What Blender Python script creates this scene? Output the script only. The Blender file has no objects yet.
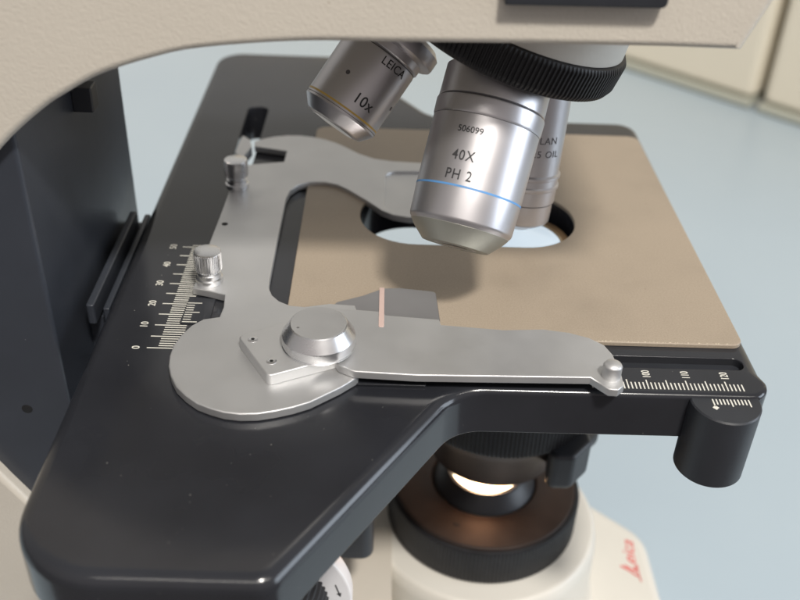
import bpy, bmesh, math, random
from mathutils import Vector, Matrix
random.seed(7)
R = math.radians
C = bpy.context.scene.collection
MM = 0.001
ZT = 205.0            # height of the stage surface above the table, mm; all z below are relative to the stage surface

# ------------------------------------------------------------------ materials
def new_mat(name):
    m = bpy.data.materials.new(name); m.use_nodes = True
    nt = m.node_tree; b = nt.nodes['Principled BSDF']
    return m, nt, b
def noise(nt, scale, detail=3, rough=.5, vec=None):
    n = nt.nodes.new('ShaderNodeTexNoise'); n.inputs['Scale'].default_value = scale
    n.inputs['Detail'].default_value = detail; n.inputs['Roughness'].default_value = rough
    tc = nt.nodes.new('ShaderNodeTexCoord'); nt.links.new(tc.outputs['Object'], n.inputs['Vector'])
    return n
def ramp(nt, fac, stops):
    r = nt.nodes.new('ShaderNodeValToRGB'); e = r.color_ramp.elements
    while len(e) < len(stops): e.new(.5)
    for i, (p, c) in enumerate(stops):
        e[i].position = p; e[i].color = (c, c, c, 1) if isinstance(c, (int, float)) else (*c, 1)
    nt.links.new(fac, r.inputs['Fac']); return r
def bump(nt, b, height, strength, dist):
    n = nt.nodes.new('ShaderNodeBump'); n.inputs['Strength'].default_value = strength
    n.inputs['Distance'].default_value = dist; nt.links.new(height, n.inputs['Height'])
    nt.links.new(n.outputs['Normal'], b.inputs['Normal']); return n
def mat(name, col, rough=.5, metal=0, var=.08, vscale=60, bscale=None, bstr=.2, bdist=.0002, rvar=.1, coat=0, coatr=.1, spec=.5, aniso=0):
    m, nt, b = new_mat(name)
    n = noise(nt, vscale, 4)
    lo = tuple(max(0, c * (1 - var)) for c in col); hi = tuple(min(1, c * (1 + var)) for c in col)
    r = ramp(nt, n.outputs['Fac'], [(.3, lo), (.7, hi)])
    nt.links.new(r.outputs['Color'], b.inputs['Base Color'])
    n2 = noise(nt, vscale * 2.7, 3)
    r2 = ramp(nt, n2.outputs['Fac'], [(.25, max(.02, rough * (1 - rvar))), (.75, min(1, rough * (1 + rvar)))])
    nt.links.new(r2.outputs['Color'], b.inputs['Roughness'])
    b.inputs['Metallic'].default_value = metal
    b.inputs['Specular IOR Level'].default_value = spec
    if aniso: b.inputs['Anisotropic'].default_value = aniso
    if coat:
        b.inputs['Coat Weight'].default_value = coat; b.inputs['Coat Roughness'].default_value = coatr
    if bscale:
        n3 = noise(nt, bscale, 3); bump(nt, b, n3.outputs['Fac'], bstr, bdist)
    return m
M = {}
M['cream'] = mat('cream_enamel', (.545, .502, .435), .34, var=.03, vscale=25, bscale=1500, bstr=.5, bdist=.0002)
M['cream_smooth'] = mat('cream_smooth_enamel', (.61, .585, .53), .35, var=.03, vscale=25, bscale=600, bstr=.12, bdist=.0003)
M['stage'] = mat('black_gloss_enamel', (.018, .019, .023), .17, var=.2, vscale=30, rvar=.15, bscale=2500, bstr=.05, bdist=.00005)
M['black'] = mat('black_satin_paint', (.020, .022, .027), .42, var=.2, vscale=40, bscale=1800, bstr=.25, bdist=.00008)
M['column'] = mat('dark_blue_grey_paint', (.034, .039, .050), .33, var=.15, vscale=25, bscale=1500, bstr=.2, bdist=.00008)
M['rubber'] = mat('black_rubber', (.012, .012, .014), .5, var=.2, vscale=90)
M['alu'] = mat('bead_blasted_aluminium', (.60, .60, .60), .50, metal=.85, var=.05, vscale=35, bscale=3500, bstr=.22, bdist=.00006, rvar=.12)
M['alu_bright'] = mat('machined_aluminium', (.72, .72, .73), .28, metal=.97, var=.05, vscale=60, rvar=.2)
M['chrome'] = mat('satin_chrome', (.56, .545, .56), .36, metal=.9, var=.02, vscale=60, rvar=.05, bscale=4500, bstr=.06, bdist=.00002)
M['chrome_dark'] = mat('dark_satin_chrome', (.42, .41, .42), .34, metal=.97, var=.04, vscale=60)
M['lamp_tinted_black'] = mat('black_anodised_lamp_tint', (.062, .046, .040), .34, metal=.55, var=.12, vscale=120, bscale=3000, bstr=.4, bdist=.00008)  # brown tint in the base colour stands for warm lamp light on black
M['nose'] = mat('nickel_grey', (.33, .33, .295), .45, metal=.6, var=.03, vscale=60)
M['ink'] = mat('black_engraving', (.03, .03, .032), .6)
M['ink_grey'] = mat('grey_engraving', (.09, .085, .09), .6)
M['white_ink'] = mat('white_engraving', (.66, .645, .58), .5, var=.05)
M['chip'] = mat('bare_ceramic', (.52, .45, .33), .7, var=.15, vscale=400)
M['blue_ink'] = mat('blue_ring_paint', (.10, .27, .55), .4)
M['gold_ink'] = mat('yellow_ring_paint', (.62, .42, .10), .4)
M['red_ink'] = mat('red_lettering', (.62, .05, .05), .5)
M['pink'] = mat('pink_reflection_tint', (.50, .37, .33), .35, var=.05)  # pink tone painted in for a warm reflection on the metal
M['hole'] = mat('dark_bore', (.004, .004, .005), .7)
M['white_plastic'] = mat('white_plastic', (.74, .73, .74), .4, var=.03)
M['brass'] = mat('dull_brass', (.55, .36, .20), .35, metal=.9)
M['cabinet'] = mat('cream_laminate', (.76, .70, .575), .5, var=.03, vscale=6)
M['trim'] = mat('grey_green_trim', (.40, .41, .35), .5, var=.03, vscale=6)
M['wall'] = mat('wall_paint', (.74, .73, .70), .8, var=.02, vscale=3)

# tan ceramic plate: fine speckle, faint wear
m, nt, b = new_mat('tan_ceramic'); M['tan'] = m
n = noise(nt, 2300, 4, .7); n2 = noise(nt, 28, 4, .6)
r1 = ramp(nt, n.outputs['Fac'], [(.3, (.272, .222, .168)), (.5, (.325, .266, .202)), (.72, (.37, .307, .237))])
r2 = ramp(nt, n2.outputs['Fac'], [(.3, .86), (.5, .97), (.7, 1.0)])
mx = nt.nodes.new('ShaderNodeMixRGB'); mx.blend_type = 'MULTIPLY'; mx.inputs[0].default_value = 1
nt.links.new(r1.outputs['Color'], mx.inputs[1]); nt.links.new(r2.outputs['Color'], mx.inputs[2])
nt.links.new(mx.outputs[0], b.inputs['Base Color'])
r3 = ramp(nt, n2.outputs['Fac'], [(.3, .42), (.7, .55)]); nt.links.new(r3.outputs['Color'], b.inputs['Roughness'])
bump(nt, b, n.outputs['Fac'], .25, .00008)

# bench laminate: pale blue-grey
m, nt, b = new_mat('bench_laminate'); M['bench'] = m
n = noise(nt, 5, 4, .6); r1 = ramp(nt, n.outputs['Fac'], [(.3, (.375, .452, .51)), (.7, (.395, .472, .525))])
nt.links.new(r1.outputs['Color'], b.inputs['Base Color'])
n2 = noise(nt, 30, 3); r3 = ramp(nt, n2.outputs['Fac'], [(.3, .30), (.7, .38)]); nt.links.new(r3.outputs['Color'], b.inputs['Roughness'])
n3 = noise(nt, 900, 2); bump(nt, b, n3.outputs['Fac'], .08, .0001)

def emit(name, col, s):
    m, nt, b = new_mat(name)
    n = noise(nt, 60, 2); r = ramp(nt, n.outputs['Fac'], [(.2, tuple(c * .92 for c in col)), (.8, col)])
    b.inputs['Base Color'].default_value = (*col, 1)
    nt.links.new(r.outputs['Color'], b.inputs['Emission Color'])
    b.inputs['Emission Strength'].default_value = s
    b.inputs['Roughness'].default_value = .1
    return m
M['lamp_lens'] = emit('lit_lamp_lens', (1, .84, .60), 4.0)
def specks(m, scale, size, col, amount=1, stretch=None, add_rough=None):
    """sparse dust specks / scuffs of their own shape mixed over the base colour"""
    nt = m.node_tree; b = nt.nodes['Principled BSDF']
    tc = nt.nodes.new('ShaderNodeTexCoord'); mp = nt.nodes.new('ShaderNodeMapping')
    nt.links.new(tc.outputs['Object'], mp.inputs['Vector'])
    if stretch: mp.inputs['Scale'].default_value = stretch[0]; mp.inputs['Rotation'].default_value = (0, 0, R(stretch[1]))
    v = nt.nodes.new('ShaderNodeTexVoronoi'); v.inputs['Scale'].default_value = scale
    nt.links.new(mp.outputs['Vector'], v.inputs['Vector'])
    r_ = ramp(nt, v.outputs['Distance'], [(0, 1), (size, 0)])
    sp = nt.nodes.new('ShaderNodeSeparateXYZ'); nt.links.new(v.outputs['Color'], sp.inputs[0])
    g = ramp(nt, sp.outputs['X'], [(1 - .28 * amount, 0), (1 - .2 * amount, 1)])
    mu = nt.nodes.new('ShaderNodeMath'); mu.operation = 'MULTIPLY'
    nt.links.new(r_.outputs['Color'], mu.inputs[0]); nt.links.new(g.outputs['Color'], mu.inputs[1])
    old = b.inputs['Base Color'].links[0].from_socket
    mix = nt.nodes.new('ShaderNodeMixRGB'); mix.inputs[2].default_value = (*col, 1)
    nt.links.new(mu.outputs[0], mix.inputs[0]); nt.links.new(old, mix.inputs[1]); nt.links.new(mix.outputs[0], b.inputs['Base Color'])
specks(M['stage'], 260, .05, (.34, .33, .30), .9)
specks(M['stage'], 420, .07, (.16, .16, .15), .9)
specks(M['stage'], 70, .022, (.12, .12, .12), 1.0, ((1, .05, 1), 35))
specks(M['stage'], 90, .018, (.10, .10, .10), .8, ((1, .06, 1), -20))
specks(M['tan'], 60, .010, (.47, .40, .31), .8, ((1, .05, 1), 72))
specks(M['tan'], 260, .10, (.20, .155, .11), .5)
specks(M['tan'], 430, .08, (.50, .44, .36), .5)
specks(M['column'], 220, .05, (.22, .22, .21), .6)
specks(M['black'], 300, .06, (.15, .15, .15), .7)
specks(M['alu'], 80, .012, (.72, .72, .72), .8, ((1, .05, 1), 80))
specks(M['alu'], 300, .06, (.32, .31, .30), .5)
specks(M['cream'], 260, .09, (.34, .28, .21), .25)
M['cond_lens'] = emit('lit_condenser_lens', (.66, .78, .88), .62)  # not a lamp: emission stands for lamp light passing up through the lens
m, nt, b = new_mat('objective_glass'); M['glass'] = m
b.inputs['Base Color'].default_value = (.03, .035, .045, 1); b.inputs['Roughness'].default_value = .05; b.inputs['Coat Weight'].default_value = 1

# ------------------------------------------------------------------ objects
W = {}
def put(o, parent, Mw):
    C.objects.link(o); o.parent = parent; W[o.name] = Mw
    o.matrix_local = (W[parent.name].inverted() @ Mw) if parent else Mw
    return o
def empty(name, loc, label, cat):
    o = bpy.data.objects.new(name, None); o.empty_display_size = .02
    put(o, None, Matrix.Translation(Vector((loc[0], loc[1], loc[2] + ZT)) * MM))
    o['label'] = label; o['category'] = cat; return o
def fr(x=0, y=0, z=0, rot=None):
    """local frame at a point given in mm (z from the stage surface)"""
    m = Matrix.Translation(Vector((x, y, z + ZT)) * MM)
    return m @ rot.to_4x4() if rot is not None else m
def axis_rot(d, ref=None):
    """rotation whose local -z is d; local -y faces ref"""
    z = -Vector(d).normalized(); ref = Vector(ref or (0, -1, 0))
    y = -(ref - z * ref.dot(z)).normalized(); x = y.cross(z)
    return Matrix((x, y, z)).transposed()
def obj(name, bm, m, parent, Mw=None, label=None, sharp=35):
    """bm is in mm in the local frame Mw"""
    bmesh.ops.scale(bm, vec=(MM, MM, MM), verts=bm.verts)
    bmesh.ops.recalc_face_normals(bm, faces=bm.faces)
    me = bpy.data.meshes.new(name); bm.to_mesh(me); bm.free()
    me.materials.append(M[m])
    for p in me.polygons: p.use_smooth = True
    me.set_sharp_from_angle(angle=R(sharp))
    o = bpy.data.objects.new(name, me)
    put(o, parent, Mw if Mw is not None else fr())
    if label: o['label'] = label
    wn = o.modifiers.new('weighted_normals', 'WEIGHTED_NORMAL'); wn.keep_sharp = True; wn.weight = 90
    return o

def arc(pts, seg=8):
    """polygon corners (x, y, radius) -> dense rounded outline"""
    out = []; n = len(pts)
    for i in range(n):
        x, y = pts[i][:2]; r = pts[i][2] if len(pts[i]) > 2 else 0
        p = Vector((x, y)); a = Vector(pts[i - 1][:2]) - p; c = Vector(pts[(i + 1) % n][:2]) - p
        if r <= 0: out.append(p); continue
        la, lc = a.length, c.length; a.normalize(); c.normalize()
        ang = math.acos(max(-1, min(1, a.dot(c)))); t = r / math.tan(ang / 2)
        t = min(t, la * .5, lc * .5); rr = t * math.tan(ang / 2)
        ctr = p + (a + c).normalized() * (rr / math.sin(ang / 2))
        s = p + a * t - ctr; e = p + c * t - ctr
        a0 = math.atan2(s.y, s.x); a1 = math.atan2(e.y, e.x); d = (a1 - a0 + math.pi) % (2 * math.pi) - math.pi
        k = max(2, int(seg * abs(d) / 1.57) + 1)
        for j in range(k + 1):
            w = a0 + d * j / k; out.append(ctr + Vector((math.cos(w), math.sin(w))) * rr)
    return out
def smooth(pts, sub=6):
    """closed Catmull-Rom through the points"""
    out = []; n = len(pts); P = [Vector(p) for p in pts]
    for i in range(n):
        a, b, c, d = P[i - 1], P[i], P[(i + 1) % n], P[(i + 2) % n]
        for j in range(sub):
            t = j / sub
            out.append(.5 * ((2 * b) + (c - a) * t + (2 * a - 5 * b + 4 * c - d) * t * t + (3 * b - a - 3 * c + d) * t ** 3))
    return out
def area(p): return .5 * sum(p[i - 1].x * p[i].y - p[i].x * p[i - 1].y for i in range(len(p)))
def inset(p, d):
    out = []; n = len(p)
    for i in range(n):
        a, b, c = p[i - 1], p[i], p[(i + 1) % n]
        e1 = (b - a); e2 = (c - b)
        if e1.length < 1e-6 or e2.length < 1e-6:
            e = (c - a).normalized(); nrm = Vector((-e.y, e.x)); k = 1
        else:
            e1.normalize(); e2.normalize(); n1 = Vector((-e1.y, e1.x)); n2 = Vector((-e2.y, e2.x))
            nrm = (n1 + n2)
            if nrm.length < 1e-6: nrm = n1
            nrm.normalize(); k = 1 / max(.35, nrm.dot(n1))
        dd = d(b) if callable(d) else d
        out.append(b + nrm * dd * k)
    return out
def slab(outline, z0, z1, bt=.3, bb=.3, holes=(), bm=None, seg=4, hb=None):
    """extruded plan outline with rounded top (bt) and bottom (bb) rims and through holes"""
    bm = bm or bmesh.new()
    loops = []
    for k, p in enumerate([outline] + list(holes)):
        p = [Vector(q[:2]) for q in p]
        q = [p[0]]
        for v in p[1:]:
            if (v - q[-1]).length > 1e-3: q.append(v)
        if (q[0] - q[-1]).length < 1e-3: q.pop()
        p = q
        if (area(p) > 0) != (k == 0): p.reverse()
        loops.append(p)
    rims = {'t': [], 'b': []}
    for k, p in enumerate(loops):
        tb = bt if k == 0 or hb is None else hb; bbb = bb if k == 0 or hb is None else hb
        rings = []
        def add(side, b_, s):
            th = s / seg * math.pi / 2
            off = (lambda v: (b_(v) if callable(b_) else b_) * (1 - math.cos(th)))
            pp = inset(p, off)
            ring = []
            for v0, v in zip(p, pp):
                bb_ = b_(v0) if callable(b_) else b_
                z = (z1 - bb_ * (1 - math.sin(th))) if side == 't' else (z0 + bb_ * (1 - math.sin(th)))
                ring.append(bm.verts.new((v.x, v.y, z)))
            return ring
        for s in range(seg, -1, -1): rings.append(add('b', bbb, s))
        for s in range(0, seg + 1): rings.append(add('t', tb, s))
        n = len(p)
        for a, c in zip(rings, rings[1:]):
            for i in range(n):
                j = (i + 1) % n
                try: bm.faces.new((a[i], a[j], c[j], c[i]))
                except ValueError: pass
        rims['b'].append(rings[0]); rims['t'].append(rings[-1])
    for key in 'tb':
        es = []
        for ring in rims[key]:
            for i in range(len(ring)):
                e = bm.edges.get((ring[i - 1], ring[i])) or bm.edges.new((ring[i - 1], ring[i]))
                es.append(e)
        if len(rims[key]) == 1 and False: bm.faces.new(rims[key][0])
        else: bmesh.ops.triangle_fill(bm, use_beauty=True, use_dissolve=False, edges=es)
    return bm
def box(x0, x1, y0, y1, z0, z1, r=.4, b=.3, bm=None):
    return slab(arc([(x0, y0, r), (x1, y0, r), (x1, y1, r), (x0, y1, r)], 4), z0, z1, b, b, bm=bm, seg=3)
def circle(cx, cy, r, n=64): return [Vector((cx + r * math.cos(2 * math.pi * i / n), cy + r * math.sin(2 * math.pi * i / n))) for i in range(n)]
def lathe(prof, n=96, bm=None, knurl=None):
    """profile [(r, z)] about the local z axis; knurl = (i0, i1, count, depth) cuts vertical grooves between profile rows"""
    bm = bm or bmesh.new(); rows = []
    for k, (r, z) in enumerate(prof):
        row = []
        if r <= 1e-6: rows.append([bm.verts.new((0, 0, z))]); continue
        for i in range(n):
            rr = r
            if knurl and knurl[0] <= k <= knurl[1]:
                ph = (i * knurl[2] / n) % 1.0
                rr = r - knurl[3] * (1 if ph >= .5 else 0)
            t = 2 * math.pi * i / n
            row.append(bm.verts.new((rr * math.cos(t), rr * math.sin(t), z)))
        rows.append(row)
    for a, c in zip(rows, rows[1:]):
        for i in range(n):
            j = (i + 1) % n
            if len(a) == 1 and len(c) == 1: continue
            if len(a) == 1: bm.faces.new((a[0], c[i], c[j]))
            elif len(c) == 1: bm.faces.new((a[i], a[j], c[0]))
            else: bm.faces.new((a[i], a[j], c[j], c[i]))
    return bm
def disc(r, z0, z1, b=.3, n=96, knurl=None, depth=.3):
    p = [(0, z0), (r - b, z0), (r - b * .3, z0 + b * .3), (r, z0 + b), (r, z1 - b), (r - b * .3, z1 - b * .3), (r - b, z1), (0, z1)]
    return lathe(p, n, knurl=(2, 5, knurl, depth) if knurl else None)
def quad(bm, x0, x1, y0, y1, z, skew=0):
    v = [bm.verts.new(p) for p in ((x0, y0, z), (x1, y0, z), (x1 , y1, z), (x0, y1, z))]
    f = bm.faces.new(v)
    # thin ink layer
    r = bmesh.ops.extrude_face_region(bm, geom=[f]); vs = [g for g in r['geom'] if isinstance(g, bmesh.types.BMVert)]
    bmesh.ops.translate(bm, vec=(0, 0, -.04), verts=vs)
def text(s, size, bm=None, shear=0, weight=0, thick=.03, sx=1, space=1, align='CENTER'):
    """lettering as a thin mesh in the xy plane, size = cap height in mm"""
    cu = bpy.data.curves.new('lettering', 'FONT'); cu.body = s; cu.size = size / .70; cu.shear = shear
    cu.align_x = align; cu.align_y = 'CENTER'; cu.offset = weight; cu.extrude = thick; cu.space_character = space; cu.resolution_u = 4
    o = bpy.data.objects.new('lettering', cu); C.objects.link(o)
    dg = bpy.context.evaluated_depsgraph_get(); dg.update()
    me = bpy.data.meshes.new_from_object(o.evaluated_get(dg))
    C.objects.unlink(o); bpy.data.objects.remove(o)
    t = bmesh.new(); t.from_mesh(me); bpy.data.meshes.remove(me)
    for v in t.verts: v.co.x *= sx
    return t
def merge(dst, src, mt=None):
    if mt is not None: bmesh.ops.transform(src, matrix=mt, verts=src.verts)
    me = bpy.data.meshes.new('tmp'); src.to_mesh(me); dst.from_mesh(me); bpy.data.meshes.remove(me); src.free()
def wrap(t, r, x0, z0):
    """wrap flat lettering round a cylinder of radius r about z, facing local -y, centred at arc offset x0, height z0"""
    for v in t.verts:
        a = (v.co.x + x0) / r; rr = r + .05 + v.co.z
        v.co = Vector((rr * math.sin(a), -rr * math.cos(a), v.co.y + z0))
    return t
def tube(bm, pts, r, n=10):
    rows = []
    for i, p in enumerate(pts):
        p = Vector(p); d = (Vector(pts[min(i + 1, len(pts) - 1)]) - Vector(pts[max(i - 1, 0)])).normalized()
        u = d.orthogonal().normalized() if i == 0 else (u - d * u.dot(d)).normalized()
        w = d.cross(u)
        rows.append([bm.verts.new(p + (u * math.cos(2 * math.pi * k / n) + w * math.sin(2 * math.pi * k / n)) * r) for k in range(n)])
    for a, c in zip(rows, rows[1:]):
        for i in range(n): bm.faces.new((a[i], a[(i + 1) % n], c[(i + 1) % n], c[i]))
    bm.faces.new(rows[0]); bm.faces.new(rows[-1])
    return bm

# ================================================================== the microscope
micro = empty('microscope', (0, 264, -ZT), 'cream and black laboratory microscope with silver objectives over its tan stage plate', 'microscope')
XZ = Matrix(((1, 0, 0), (0, 0, 1), (0, 1, 0)))      # plan (x, y, z) -> world (x, z, y)
def side(bm):                                        # a slab drawn in x-z and extruded along y
    bmesh.ops.transform(bm, matrix=XZ.to_4x4(), verts=bm.verts); return bm

# --- C-shaped stand
inner = [(75.1, 82.6), (60, 82.4), (30, 82.0), (3.3, 81.4), (-17.7, 80.9), (-38.7, 78.7), (-49.5, 76.1), (-60.5, 72.2), (-68, 68), (-74.7, 63.5), (-85.3, 54.1),
         (-97, 40), (-107, 22), (-113, 5), (-115, -12), (-112.5, -32), (-105.3, -47.0), (-99.6, -57.2), (-90, -74), (-76, -93), (-60, -110), (-42, -122), (-20, -128.5), (8, -129)]
def cat(pts, sub=4):
    P = [Vector(p) for p in pts]; out = []
    for i in range(len(P) - 1):
        a = P[max(i - 1, 0)]; b_ = P[i]; c = P[i + 1]; d = P[min(i + 2, len(P) - 1)]
        for j in range(sub):
            t = j / sub
            out.append(.5 * ((2 * b_) + (c - a) * t + (2 * a - 5 * b_ + 4 * c - d) * t * t + (3 * b_ - a - 3 * c + d) * t ** 3))
    out.append(P[-1]); return out
prof = cat(inner[1:]) + arc([(8, -166, 0), (8, -203, 2), (-168, -203, 8), (-172, 60, 10), (-150, 128, 30), (76, 130, 10), (89, 116, 6), (75.6, 82.6, 4.5)])
prof = [p for i, p in enumerate(prof) if i == 0 or (p - prof[i - 1]).length > .05]
bm = side(slab(prof, 195, 254, 1.8, 1.8, seg=5))
stand = obj('stand_frame', bm, 'cream', micro, sharp=50)
obj('filter_slot_cover', side(slab(arc([(24, 91.2, .5), (57, 91.6, 1.2), (57, 107, 1), (24, 107, 1)], 3), 191.8, 196, .4, .4)), 'black', stand)

# --- base with logo
deck = arc([(8.3, 206, 2), (100, 214, 16), (121, 232, 14), (121, 288, 18), (97, 310, 14), (8.3, 322, 2)], 10)
base = obj('base', slab(deck, -203, -168, 5, 2, seg=6), 'cream_smooth', micro, sharp=50)
bm = lathe([(49.5, -169), (48.2, -166.5), (47.2, -162), (46.6, -155), (46, -136), (45, -131.5), (43, -129.8), (0, -129.4)], 96)
obj('lamp_pedestal', bm, 'cream_smooth', base, fr(43, 264, 0), sharp=60)
t = text('Leica', 5.2, shear=.45, sx=1.15, weight=-.004, thick=.05)
tube(t, [(-13, -3.6, .05), (-9, -2.9, .05), (-4, -2.7, .05)], .25, 6)
tube(t, [(-10.5, -2.6, .05), (-7.3, 1.5, .05), (-5.6, 4.4, .05)], .32, 6)
obj('logo_lettering', t, 'red_ink', base, fr(111.4, 275.5, -167.95, Matrix.Rotation(R(84), 3, 'Z')))

# --- focusing column
col = obj('focus_column', box(-124, -83, 198.9, 288, -127, 72, 1.2, .5), 'column', micro)
obj('screw_hole', disc(1.5, -.6, .05, .1, 24), 'hole', col, fr(-95.0, 198.88, -25.5, axis_rot((0, 1, 0), (1, 0, 0))))
obj('stop_block', box(-83.2, -77.5, 240, 245.5, 44, 51, .6, .4), 'black', col)
bm = box(-83.5, -66, 224, 279, -26, -11.5, 1, .6)
obj('stage_bracket', bm, 'column', col)
bm = box(-80.8, -78.4, 217, 271, -9.5, -3.0, .8, .5)
box(-77.5, -75.6, 221, 276, -12.5, -6.8, .5, .4, bm=bm)
obj('guide_rail', bm, 'column', col)
obj('focus_housing', box(-82.5, 1.0, 212, 300, -99.5, -26.5, 4, 1.2), 'black', micro)
AY = axis_rot((0, 1, 0), (0, 0, -1))
kn = obj('focus_knob', disc(29.5, -1.5, 4.5, .8, 120), 'white_plastic', micro, fr(-34.5, 190, -88, AY))
obj('knob_shaft', disc(16, -23, -1.4, .5, 48), 'black', kn, fr(-34.5, 190, -88, AY))
obj('grip', lathe([(22.6, 4.4), (22.2, 8), (20.5, 15), (19, 16.5), (0, 17)], 240, knurl=(0, 2, 60, .7)), 'rubber', kn, fr(-34.5, 190, -88, AY))
bm = bmesh.new()
for ang_, kind in ((-50, 'II'), (-74, 'a'), (-30, 'I'), (4, 'I'), (30, 'II')):
    q = bmesh.new()
    if kind == 'a':
        quad(q, 25.6, 26.0, -2.6, 1.4, 4.58)
        v = [q.verts.new(p) for p in ((25.0, -2.4, 4.58), (26.6, -2.4, 4.58), (25.8, -4.2, 4.58))]; q.faces.new(v)
    else:
        for kk in range(len(kind)): quad(q, 24.6, 27.6, kk * .9 - .2, kk * .9 + .2, 4.58)
    merge(bm, q, Matrix.Rotation(R(90 + ang_), 4, 'Z'))
obj('dial_marks', bm, 'ink', kn, fr(-34.5, 190, -88, AY))

# --- field illuminator under the stage
IL = (43, 264)
ill = obj('field_illuminator', lathe([(35, -129), (35, -113.6), (34.6, -112.6), (33.8, -112.2), (20.5, -111.6), (19.6, -112.2), (18.0, -115.5), (15.5, -118.5), (0, -118.5)], 128), 'lamp_tinted_black', micro, fr(*IL, 0), sharp=28)
obj('grip_ring', lathe([(35.1, -129.2), (36.4, -129.0), (36.7, -128.4), (36.7, -114.4), (36.2, -113.6), (35.05, -113.4)], 640, knurl=(1, 4, 160, .32)), 'rubber', ill, fr(*IL, 0))
obj('lens_bezel', lathe([(19.4, -112.3), (18.4, -110.2), (15.8, -106.8), (14.6, -106.0), (13.4, -106.2), (12.6, -108), (12.2, -117)], 96), 'black', ill, fr(*IL, 0))
obj('lamp_lens', lathe([(12.3, -115.4), (10, -113.9), (7, -112.9), (4, -112.4), (0, -112.2)], 64), 'lamp_lens', ill, fr(*IL, 0), label='glowing warm white lamp lens')
obj('set_screw', disc(1.5, -1.2, .04, .1, 24), 'hole', ill, fr(31.2, 240.5, -111.9))

# --- condenser
CO = (44, 262)
cond = obj('condenser', lathe([(0, -92), (19, -92), (23.5, -90.5), (27.5, -76), (30, -71), (30.5, -61), (30.5, -30), (26, -28), (24, -16)], 128), 'lamp_tinted_black', micro, fr(*CO, 0), sharp=28)
obj('grip_ring', lathe([(30.6, -68.5), (33.4, -68), (34.0, -67), (34.0, -44), (33.4, -43), (30.6, -42.6)], 600, knurl=(1, 4, 150, .4)), 'rubber', cond, fr(*CO, 0))
obj('top_mount', lathe([(24.2, -16.2), (22, -10), (17.5, -5.2), (15.4, -4.6), (14.8, -5.2)], 96), 'black', cond, fr(*CO, 0))
obj('lens_rim', lathe([(17.8, -5.4), (17.0, -4.5), (14.6, -4.3), (14.3, -4.9)], 96), 'brass', cond, fr(*CO, 0))
obj('condenser_lens', lathe([(14.2, -5.0), (10, -4.4), (5, -4.1), (0, -4.0)], 64), 'cond_lens', cond, fr(*CO, 0), label='bright bluish white top lens')
bm = slab(arc([(58, 229, 3), (66.5, 229, 3), (73.5, 237, 2), (73, 246, 2), (64, 250, 3), (60, 242, 4)], 6), -83, -67, 1.5, 3)
ca = obj('clamp_block', bm, 'black', cond)
obj('clamp_screw', lathe([(0, .5), (1.7, .5), (2.2, 0), (2.4, -2)], 24), 'chrome', ca, fr(73.4, 241, -77, axis_rot((-1, .12, 0), (0, 0, -1))))
bm = bmesh.new(); tube(bm, [(68, 240, -75), (76, 251, -78), (82, 270, -80), (85, 284, -80)], 3.3, 16)
obj('centring_lever', bm, 'black', ca)
obj('condenser_carrier', box(-83.2, 14, 246, 278, -58, -46, 2, 1), 'black', cond)

# --- stage
def rimr(v):
    # the rim is crisp along the scale bar and broadly rounded elsewhere
    t = max(0, min(1, (v.x - 16) / 12)) if v.y < 185 else 0
    t = max(t, 1 if (v.x > 92 and v.y < 190) else 0)
    return 3.6 * (1 - t) + 1.5 * t
stage_out = arc([(-73.4, 413.6, 12), (-73.2, 121.0, 20), (-19.0, 120.3, 6), (20.6, 180.9, 13), (99.2, 180.9, 6), (99.2, 349, 8), (20.6, 349, 13), (-19, 413.6, 6)], 12)
def densify(p, step=4):
    out = []
    for i in range(len(p)):
        a, b_ = p[i], p[(i + 1) % len(p)]; k = max(1, int((b_ - a).length / step))
        out += [a + (b_ - a) * j / k for j in range(k)]
    return out
hole = arc([(-6.2, 248, 17.5), (62.2, 248, 17.5), (62.2, 284, 17.5), (-6.2, 284, 17.5)], 10)
slot = arc([(-52.3, 296, 3), (-45.0, 296, 3), (-44.6, 352, 3.2), (-52.6, 352, 3.2)], 6)
groove = arc([(6, 191.6, 2.3), (95.2, 191.6, 2.3), (95.2, 196.4, 2.3), (6, 196.4, 2.3)], 5)
stage = obj('stage', slab(densify(stage_out), -13.8, 0, rimr, .5, holes=[inset(hole, -1.6) if False else hole, slot, groove], seg=6, hb=.3), 'stage', micro, sharp=40)
obj('groove_bed', slab(arc([(4, 190.2, 1), (97, 190.2, 1), (97, 197.6, 1), (4, 197.6, 1)], 3), -5, -2.2, .1, .1), 'black', stage)
plate = arc([(-24.4, 200.6, 1.5), (97.2, 200.6, 3), (96.6, 332.4, 4), (-24.4, 332.4, 4)], 6)
plate_o = obj('specimen_plate', slab(densify(plate, 3), .05, 1.3, .35, .1, holes=[hole], seg=3, hb=.25), 'tan', stage, label='tan speckled ceramic plate')
# chipped pale edge of the plate
bm = bmesh.new(); x = -8.0
while x < 94:
    w_ = random.uniform(.15, .9); d_ = random.uniform(.08, .38)
    if random.random() < .72:
        v = [bm.verts.new((px, py, pz)) for px, py, pz in ((x, 200.62, 1.02), (x + w_ * .5, 200.58, .8), (x + w_, 200.62, 1.04), (x + w_ * .8, 200.9 + d_ * .4, 1.325), (x + w_ * .35, 200.95 + d_, 1.325), (x + w_ * .1, 200.85, 1.32))]
        bm.faces.new(v)
    x += w_ + random.uniform(.02, .7)
obj('chipped_edge', bm, 'chip', plate_o)
obj('scale_bar', box(-7.5, 12.5, 181.2, 189.8, .05, .75, .4, .2), 'stage', stage)
bm = bmesh.new()
for k in range(52):
    y = 194.5 + k
    L = 7.0 if k % 5 == 0 else 4.2
    quad(bm, -51.6 - L + (1.2 if False else 0), -50.2, y - .17, y + .17, .06)
obj('depth_scale_marks', bm, 'white_ink', stage)
bm = bmesh.new()
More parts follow.
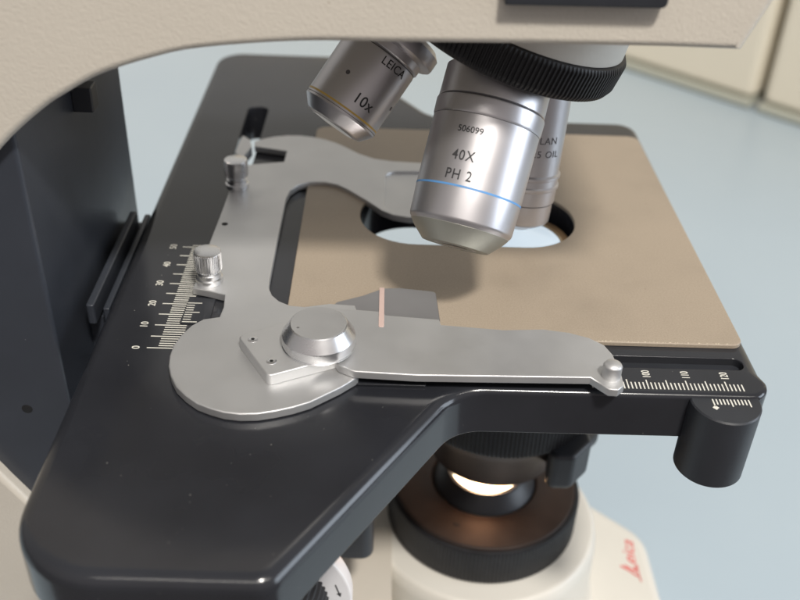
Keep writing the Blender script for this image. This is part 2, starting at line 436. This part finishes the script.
for k in range(6):
    merge(bm, text(str(10 * k), 2.0, sx=.95, weight=.02), Matrix.Translation((-61.3, 194.5 + 10 * k, .06)) @ Matrix.Rotation(R(90), 4, 'Z'))
obj('depth_scale_numerals', bm, 'white_ink', stage)
bm = bmesh.new()
for k in range(-16, 54):
    x = 58.0 + (k - 0) * 1.0 + .2
    if x > 92.6 or x < 54: continue
    n = round(x - 88.6)
    L = 3.6 if n % 5 == 0 else 2.6
    quad(bm, x - .16, x + .16, 183.0, 183.0 + L, .06)
obj('width_scale_marks', bm, 'white_ink', stage)
bm = bmesh.new()
for i, s in enumerate(('120', '110', '100', '90')):
    merge(bm, text(s, 2.0, sx=.72, weight=.03), Matrix.Translation((88.9 - 10 * i - .1, 189.1 - .2, .06)) @ Matrix.Rotation(R(90), 4, 'Z'))
obj('width_scale_numerals', bm, 'white_ink', stage)
post = obj('drive_post', lathe([(0, -22.6), (8.2, -22.6), (8.7, -22.1), (8.75, -1.2), (8.4, -.8), (0, -.8)], 96), 'black', stage, fr(86.9, 180.2, 0))
bm = bmesh.new()
for k in range(11):
    x = 83.6 + .9 * k
    quad(bm, x - .17, x + .17, 180.6 - (2.7 if k % 5 == 0 else 2.0), 180.6, -.72)
q = bmesh.new(); quad(q, -.6, .6, -.6, .6, -.72); merge(bm, q, Matrix.Translation((83.6, 177.4, 0)) @ Matrix.Rotation(R(45), 4, 'Z'))
obj('vernier_marks', bm, 'white_ink', post)

# --- specimen holder (silver) screwed to the stage
hout = ([Vector(p) for p in [(-4.2, 181.6), (-8.5, 177.3), (-15.2, 171.8), (-19, 169.8), (-23.0, 168.3), (-27, 167.2), (-31.0, 166.9), (-34.8, 167.4), (-38.1, 168.6), (-41.5, 170.3), (-44.6, 173.0),
        (-47.4, 176.2), (-49.5, 180.2), (-50.8, 184.2), (-51.3, 188.2), (-51.2, 192.5), (-50.0, 197.2), (-48.2, 201.2), (-45.6, 204.2), (-41.6, 205.4),
        (-41.2, 210), (-41.7, 215.8), (-46.5, 217.6), (-51.0, 218.9), (-50.5, 225), (-50.3, 244), (-49.6, 262), (-49.0, 280), (-47.8, 293.5), (-44.9, 296.0), (-33.6, 298.9), (-33.4, 307.6), (-45.2, 310.6), (-45.6, 314.6), (-42.5, 317.4), (-38.8, 319.4),
        (-34.5, 320.6), (-29.9, 320.9), (-25, 320.0), (-20.6, 318.2), (-16.5, 315.7), (-13.1, 312.6), (-8, 307.3), (-2.5, 303.6), (4, 302.0), (13.6, 301.4), (40, 301.4), (42, 299.5), (42, 268), (40, 266), (14, 262.2), (9, 262.4)]]
      + [Vector(p) for p in [(4.2, 263.6), (.6, 266.3), (-1.9, 269.6), (-4.4, 272.8), (-7.6, 276.4), (-10.8, 280.0), (-14.2, 283.0), (-18.6, 284.6), (-23.2, 284.3), (-27.2, 282.0),
        (-29.6, 278.0), (-30.4, 272.5), (-30.5, 246), (-30.4, 224), (-30.1, 219.8), (-28.9, 216.4), (-26.7, 213.6), (-23.5, 211.6), (-19.6, 211.2), (-13, 213.0), (-6, 212.5), (-3, 200), (-3.6, 190)]])
holder = obj('specimen_holder', slab(hout, .35, 2.6, .35, .15, holes=[arc([(1.6, 266.5, 3), (38, 268.5, 2), (38, 296, 2), (1.6, 293.8, 4)], 6)], seg=3, hb=.5), 'alu', micro, sharp=45)
obj('recessed_tray', slab(arc([(.8, 265.8, 2), (38.8, 267.8, 2), (38.8, 296.8, 2), (.8, 294.6, 2)], 4), 1.34, 1.75, .1, .1), 'alu', holder)
bm = slab(arc([(-56.2, 300.5, 1), (-50.4, 292, .6), (-47.5, 296.6, .6), (-47.0, 309.5, .4), (-50.5, 313.5, .3), (-51.6, 307, .6)], 3), .4, 1.6, .2, .2)
bm.free()
bm = slab(arc([(-51.4, 306, .3), (-48.6, 300, .3), (-46.2, 311.0, .4), (-47.6, 316.5, .6), (-50.6, 320, .3)], 3), -1.5, 2.4, .25, .2)
obj('slot_tongue', bm, 'alu', holder)
obj('vernier_plate', slab(arc([(-52.3, 205.2, .4), (-44.5, 205.2, .4), (-44.5, 217, .4), (-51.8, 217.6, .4)], 3), .04, .34, .1, .05), 'black', holder)
bm = bmesh.new()
for k in range(9):
    quad(bm, -51.8 + .1, -49.6 if k % 4 else -47.8, 205.8 + 1.1 * k - .16, 205.8 + 1.1 * k + .16, .42)
obj('vernier_marks', bm, 'white_ink', holder)
for (x, y) in ((-47.0, 279.5), (-46.9, 222.6)):
    F = fr(x, y, 2.55)
    kn = obj('thumb_screw', lathe([(0, 9.9), (3.3, 9.9), (3.65, 9.7), (3.8, 9.3), (3.8, 4.4), (3.5, 4.0), (3.0, 3.9), (2.9, 3.3), (3.3, 3.0), (3.3, .2), (3.5, 0), (0, 0)], 144, knurl=(3, 4, 36, .28)), 'alu_bright', holder, F)
    obj('screw_collar', lathe([(3.1, .05), (3.75, .1), (3.75, 1.5), (3.3, 1.8)], 48), 'alu_bright', kn, F)
obj('pin_hole', disc(1.0, -.5, .03, .05, 24), 'hole', holder, fr(-47.4, 254.5, 2.6))
# pivot block and clamp lever
pb = arc([(-34.9, 192.9, 1.4), (-25.6, 177.2, 1.4), (-9.5, 184.9, 7), (-5.2, 188.6, 6), (-5.6, 196.5, 6), (-12, 201.6, 6), (-21.5, 201.0, 3)], 6)
obj('pivot_block', slab(pb, 2.65, 5.7, .4, .1, seg=3), 'alu', holder)
for (x, y) in ((-30.9, 191.6), (-25.3, 182.9)):
    F = fr(x, y, 5.72)
    sc = obj('block_screw', disc(1.25, -.1, .16, .12, 32), 'alu_bright', holder, F)
    obj('hex_socket', disc(.5, .02, .19, .02, 6), 'hole', sc, F)
obj('pivot_pin', disc(.9, -.05, .12, .08, 24), 'alu_bright', holder, fr(-18.6, 205.6, 2.6))
KN = fr(-14.3, 190.6, 5.75)
ck = obj('clamp_knob', lathe([(0, 6.3), (6.9, 6.3), (7.15, 6.15), (9.15, 3.1), (9.2, 2.8), (9.2, .9), (9.0, .7), (9.0, .4), (9.2, .25), (9.2, 0), (0, 0)], 128), 'alu_bright', holder, KN, sharp=22)
obj('knob_face', disc(6.9, 6.28, 6.36, .03, 96), 'alu', ck, KN)
obj('index_dot', disc(.38, -.1, .06, .05, 20), 'chrome_dark', ck, fr(-19.2, 188.4, 12.08))
lever = [(-9, 183.0), (-5, 180.9), (10, 180.1), (52.5, 180.9), (54.6, 178.4), (56.2, 176.6), (58.4, 176.4), (60.2, 178.2), (60.4, 182.5), (60.3, 185), (59.7, 190.6), (58.3, 194.4), (55.0, 197.3), (50, 199.4), (43.5, 200.6), (38.5, 200.2), (33, 199.8),
         (18.3, 201.2), (16.8, 201.3), (16.4, 203.7), (2.3, 205.0), (1.4, 206.6), (-6, 207.2), (-14, 207.4), (-19, 202)]
lv = obj('clamp_lever', slab([Vector(p) for p in lever], 2.75, 4.9, .35, .15, seg=3), 'alu', holder, sharp=45)
tongue = arc([(-10, 207.0, .4), (1.3, 207.0, .2), (2.2, 205.9, .2), (15.4, 204.6, .4), (16.9, 206.4, .5), (16.2, 220.4, 1.5), (6, 221.8, 2), (1.6, 221.4, 1), (-4, 217.5, 4), (-12, 213.5, 2)], 6)
obj('clamp_tongue', slab(tongue, 1.45, 2.5, .2, .1, seg=3), 'chrome_dark', lv, label='grey sliding tongue tucked against the lever')
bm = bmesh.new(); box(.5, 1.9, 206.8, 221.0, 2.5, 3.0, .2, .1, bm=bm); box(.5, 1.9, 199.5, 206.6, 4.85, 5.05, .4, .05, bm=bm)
obj('pink_reflection_strip', bm, 'pink', lv)  # warm reflection modelled as a thin pink strip
LP = fr(57.6, 181.6, 4.6)
obj('lever_pin', lathe([(0, 4.6), (1.0, 4.5), (2.0, 4.05), (2.35, 3.5), (2.35, -2.5), (0, -2.5)], 48), 'alu', lv, LP, sharp=60)

# --- nosepiece and objectives
NA = axis_rot((-.324, .035, -.945), (0, -1, 0)); NC = (31.0, 245.0, 65.6)
nose = obj('nosepiece', lathe([(0, -1.5), (24, -1.2), (29.0, 0), (30.6, .8), (31.4, 2.4), (31.6, 8.4), (30.8, 9.6), (29.5, 9.9), (0, 10)], 960, knurl=(3, 5, 160, .45)), 'rubber', micro, fr(*NC, NA), sharp=40)
obj('turret_face', lathe([(0, -2.4), (20, -2.4), (23.6, -1.4), (24, -.9)], 96), 'chrome_dark', nose, fr(*NC, NA))
obj('nosepiece_mount', lathe([(30.0, 9.95), (29.6, 14), (31.0, 22), (32, 30)], 96), 'cream_smooth', nose, fr(*NC, NA))

def objective(name, c, d, ref, prof, r_ring, ring_mat, ring_z, grooves, label, mat_='chrome'):
    F = fr(*c, axis_rot(d, ref))
    o = obj(name, lathe(prof, 160), mat_, nose, F, label, sharp=25)
    if ring_mat:
        obj('colour_ring', lathe([(r_ring - .1, ring_z - .28), (r_ring + .05, ring_z - .25), (r_ring + .05, ring_z + .25), (r_ring - .1, ring_z + .28)], 128), ring_mat, o, F)
    bm = bmesh.new()
    for (r, z, w) in grooves:
        lathe([(r - .1, z - w), (r + .03, z - w), (r + .03, z + w), (r - .1, z + w)], 128, bm=bm)
    if grooves: obj('engraved_groove', bm, 'ink_grey', o, F)
    return o, F
# 40x, nearest
C40, D40 = (22.5, 215.7, 35.4), (-.228, -.541, -.808)
K = 243 / 234
o, F40 = objective('objective_lens', C40, D40, (0, -1, 0),
    [(r_ * K, z_ * K) for r_, z_ in [(0, -13.0), (5.2, -13.0), (7.2, -12.9), (8.4, -12.3), (10.5, -10.6), (11.0, -10.2), (12.75, -7.9), (12.95, -7.2), (13.2, 0), (13.3, 17.2), (13.35, 17.5), (13.5, 17.9), (13.6, 21.3), (13.5, 21.6), (13.1, 21.7), (13.1, 22.0), (13.3, 22.2), (13.2, 30), (12.6, 30.6), (0, 30.6)]],
    13.2 * K, 'blue_ink', 0, [(13.3 * K, 17.3 * K, .08), (13.15 * K, 21.85 * K, .16)], 'large silver objective with a blue ring marked 40X PH 2')
obj('nose_cap', lathe([(0, -13.56), (8.7, -13.45), (11.5, -10.65), (12.75, -9.0), (12.6, -8.8)], 128), 'nose', o, F40, sharp=25)
obj('front_lens', lathe([(3.2, -13.62), (2, -13.68), (0, -13.7)], 48), 'glass', o, F40)
bm = bmesh.new()
merge(bm, wrap(text('506099', 1.55, sx=1.0, weight=.02), 13.3 * K, -6.6, 13.8))
merge(bm, wrap(text('40X', 2.5, sx=.86, weight=.02, space=1.15), 13.3 * K, -6.7, 7.3))
merge(bm, wrap(text('PH 2', 2.5, sx=.86, weight=.02, space=1.15), 13.25 * K, -6.7, 2.5))
obj('engraved_lettering', bm, 'ink', o, F40)
# 10x, left
o, F10 = objective('objective_lens', (-10.75, 242.52, 46.15), (-.543, -.418, -.728), (0, -1, 0),
    [(0, -4.9), (6.5, -4.9), (8.2, -4.6), (8.7, -4.2), (10.6, -1.9), (10.85, -1.5), (10.85, 0), (10.95, 17.4), (10.7, 18.2), (11.2, 18.6), (11.3, 20.6), (12.9, 20.9), (13.7, 21.4), (13.9, 22.2), (13.9, 24.8), (12.5, 26.2), (0, 26.2)],
    10.85, 'gold_ink', 0, [(10.82, 17.9, .14), (10.9, -.85, .07)], 'short silver objective with a yellow ring marked 10x, tilted to the left')
obj('front_lens', lathe([(6.3, -4.95), (3, -5.1), (0, -5.15)], 48), 'glass', o, F10)
bm = bmesh.new()
merge(bm, wrap(text('LEICA', 2.2, sx=.95, weight=.02, space=1.05), 10.95, 2.9, 15.8))
merge(bm, wrap(text('10x', 2.9, sx=.95, weight=.03, space=1.05), 10.9, 1.2, 3.8))
obj('engraved_lettering', bm, 'ink', o, F10)
bm = bmesh.new(); a = -6.4 / 10.9
for a, zz in ((-.62, 8.0), (1.05, 7.4)):
    merge(bm, disc(.62, -.3, .05, .05, 20), Matrix.Translation((10.93 * math.sin(a), -10.93 * math.cos(a), zz)) @ Matrix.Rotation(a, 4, 'Z') @ Matrix.Rotation(R(90), 4, 'X'))
obj('grub_screw', bm, 'ink_grey', o, F10)
# oil immersion, behind on the right
o, FO = objective('objective_lens', (43.06, 254.19, 17.53), (-.059, -.129, -.99), (.55, -.8, 0),
    [(0, -11.5), (3.5, -11.5), (4.0, -11.0), (6.6, -9.8), (8.2, -8.8), (8.7, -8.2), (8.85, -5.6), (8.9, -2.2), (9.3, -1.9), (9.35, 2.2), (9.75, 2.6), (9.8, 3.4), (9.4, 3.8), (9.35, 5.6), (9.8, 6.0), (9.8, 6.7), (9.2, 7.2), (9.2, 33), (10.0, 34), (10.0, 44), (0, 44)],
    9.3, None, 0, [(9.05, -2.1, .22)], 'slim silver oil objective mostly hidden behind the large one')
bm = bmesh.new()
merge(bm, wrap(text('PLAN', 2.0, sx=1.0, weight=.01, space=1.1), 9.2, -3.0, 18.0))
merge(bm, wrap(text('1.25 OIL', 2.0, sx=1.0, weight=.01, space=1.1), 9.2, -3.6, 14.0))
obj('engraved_lettering', bm, 'ink_grey', o, FO)

# ================================================================== bench and cabinets
def world_mesh(name, bm, m, Mw=None, **kw): return obj(name, bm, m, None, Mw, **kw)
P1 = Vector((254.9, 966.6)); P2 = Vector((393.5, 830.7)); dv = (P2 - P1).normalized(); nv = Vector((-dv.y, dv.x))
if nv.y < 0: nv = -nv
A = P1 - dv * 1500 + nv * 15; B = P2 + dv * 700 + nv * 15
bench = obj('bench_top', slab([Vector((-1100, 92)), Vector((B.x, 92)), Vector((B.x, B.y)), Vector((A.x, A.y)), Vector((-1100, A.y))], -ZT - 30, -ZT, 2, 2), 'bench', None, fr())
bench['label'] = 'pale blue-grey bench top the microscope stands on'; bench['category'] = 'bench top'
ang = math.atan2(dv.y, dv.x)
def cabinet(s0, s1, back, label):
    """front face on the line P1-P2, from s0 to s1 mm along it"""
    o0 = P1 + dv * s0 + nv * back
    F = Matrix.Translation(Vector((o0.x, o0.y, 0)) * MM) @ Matrix.Rotation(ang, 4, 'Z')
    L = s1 - s0
    r = bpy.data.objects.new('storage_cabinet', None); put(r, None, F); r['label'] = label; r['category'] = 'cabinet'
    obj('carcass', box(0, L, 0, 330, 9, 520, 9, 7), 'cabinet', r, F)
    obj('plinth', box(-1, L + 1, -5, 325, 0.3, 8.5, 3, 2.5), 'trim', r, F)
    return r
cabinet(-700, 140, 5, 'cream cabinet behind the microscope arm, left of the narrow dark gap')
cabinet(149, 560, 5, 'cream cabinet at the right edge, right of the narrow dark gap')

# ================================================================== light
w = bpy.data.worlds.new('World'); bpy.context.scene.world = w; w.use_nodes = True
nt = w.node_tree; bg = nt.nodes['Background']
tc = nt.nodes.new('ShaderNodeTexCoord'); sp = nt.nodes.new('ShaderNodeSeparateXYZ')
nt.links.new(tc.outputs['Generated'], sp.inputs[0])
rz = ramp(nt, sp.outputs['Z'], [(0, (.42, .41, .40)), (.15, (.90, .88, .85)), (.6, (1, .985, .96)), (1, (.85, .85, .85))])
mp = nt.nodes.new('ShaderNodeMapRange'); mp.inputs['From Min'].default_value = -1; mp.inputs['From Max'].default_value = 1
nt.links.new(sp.outputs['Y'], mp.inputs['Value'])
ry = ramp(nt, mp.outputs['Result'], [(0, (.60, .55, .55)), (.30, (.52, .50, .50)), (.55, (.48, .48, .49)), (.8, (.72, .71, .69)), (1, (.86, .85, .81))])
mx = nt.nodes.new('ShaderNodeMixRGB'); mx.blend_type = 'MULTIPLY'; mx.inputs[0].default_value = 1
nt.links.new(rz.outputs['Color'], mx.inputs[1]); nt.links.new(ry.outputs['Color'], mx.inputs[2])
nt.links.new(mx.outputs[0], bg.inputs['Color']); bg.inputs['Strength'].default_value = .72

def area_light(name, loc, target, sx, sy, power, col):
    l = bpy.data.lights.new(name, 'AREA'); l.shape = 'RECTANGLE'; l.size = sx; l.size_y = sy; l.energy = power; l.color = col
    o = bpy.data.objects.new(name, l); C.objects.link(o); o.location = loc
    o.rotation_euler = (Vector(target) - Vector(loc)).to_track_quat('-Z', 'Y').to_euler(); return o
tgt = (.02, .25, .205)
Ld = Vector((.22, -.62, 1)).normalized()
area_light('ceiling_lamp', tuple(Vector(tgt) + Ld * 1.7), tgt, .20, .14, 30, (1, .955, .89))
area_light('rim_highlight_strip', (.35, -.85, 1.75), tgt, 2.2, .05, 9, (1, .95, .87))  # added unseen strip light that draws long highlights along the stage rim
area_light('window_light', (1.9, -.05, .55), tgt, 1.0, .9, 17, (.78, .88, 1))
area_light('rear_fill_light', (-1.0, 1.3, 1.7), (-.42, 1.2, 0), .5, .5, 2.6, (1, .86, .74))  # added warm fill, out of view, that whitens the far-left bench
bpy.data.lights['rear_fill_light'].spread = R(60)
lp = bpy.data.lights.new('lamp_glow', 'POINT'); lp.energy = .11; lp.color = (1, .62, .36); lp.shadow_soft_size = .006
o = bpy.data.objects.new('lamp_glow', lp); C.objects.link(o); o.location = (.043, .262, (ZT - 103) * MM)

# ================================================================== camera
cd = bpy.data.cameras.new('camera'); cam = bpy.data.objects.new('camera', cd); C.objects.link(cam)
th, yaw, roll = R(34.13), R(1.65), R(2.51)
Fv = Vector((math.sin(yaw) * math.cos(th), math.cos(yaw) * math.cos(th), -math.sin(th)))
R0 = Vector((math.cos(yaw), -math.sin(yaw), 0)); U0 = R0.cross(Fv)
Rv = R0 * math.cos(roll) + U0 * math.sin(roll); Uv = -R0 * math.sin(roll) + U0 * math.cos(roll)
cam.matrix_world = Matrix.Translation((0, 0, (148.8 + ZT) * MM)) @ Matrix((Rv, Uv, -Fv)).transposed().to_4x4()
cd.sensor_width = 36; cd.lens = 36 * 950 / 800; cd.clip_start = .005; cd.clip_end = 50
cd.dof.use_dof = True; cd.dof.focus_distance = .245; cd.dof.aperture_fstop = 13
s = bpy.context.scene; s.camera = cam
s.render.engine = 'CYCLES'
s.view_settings.view_transform = 'Standard'; s.view_settings.look = 'None'; s.view_settings.exposure = 0; s.view_settings.gamma = 1
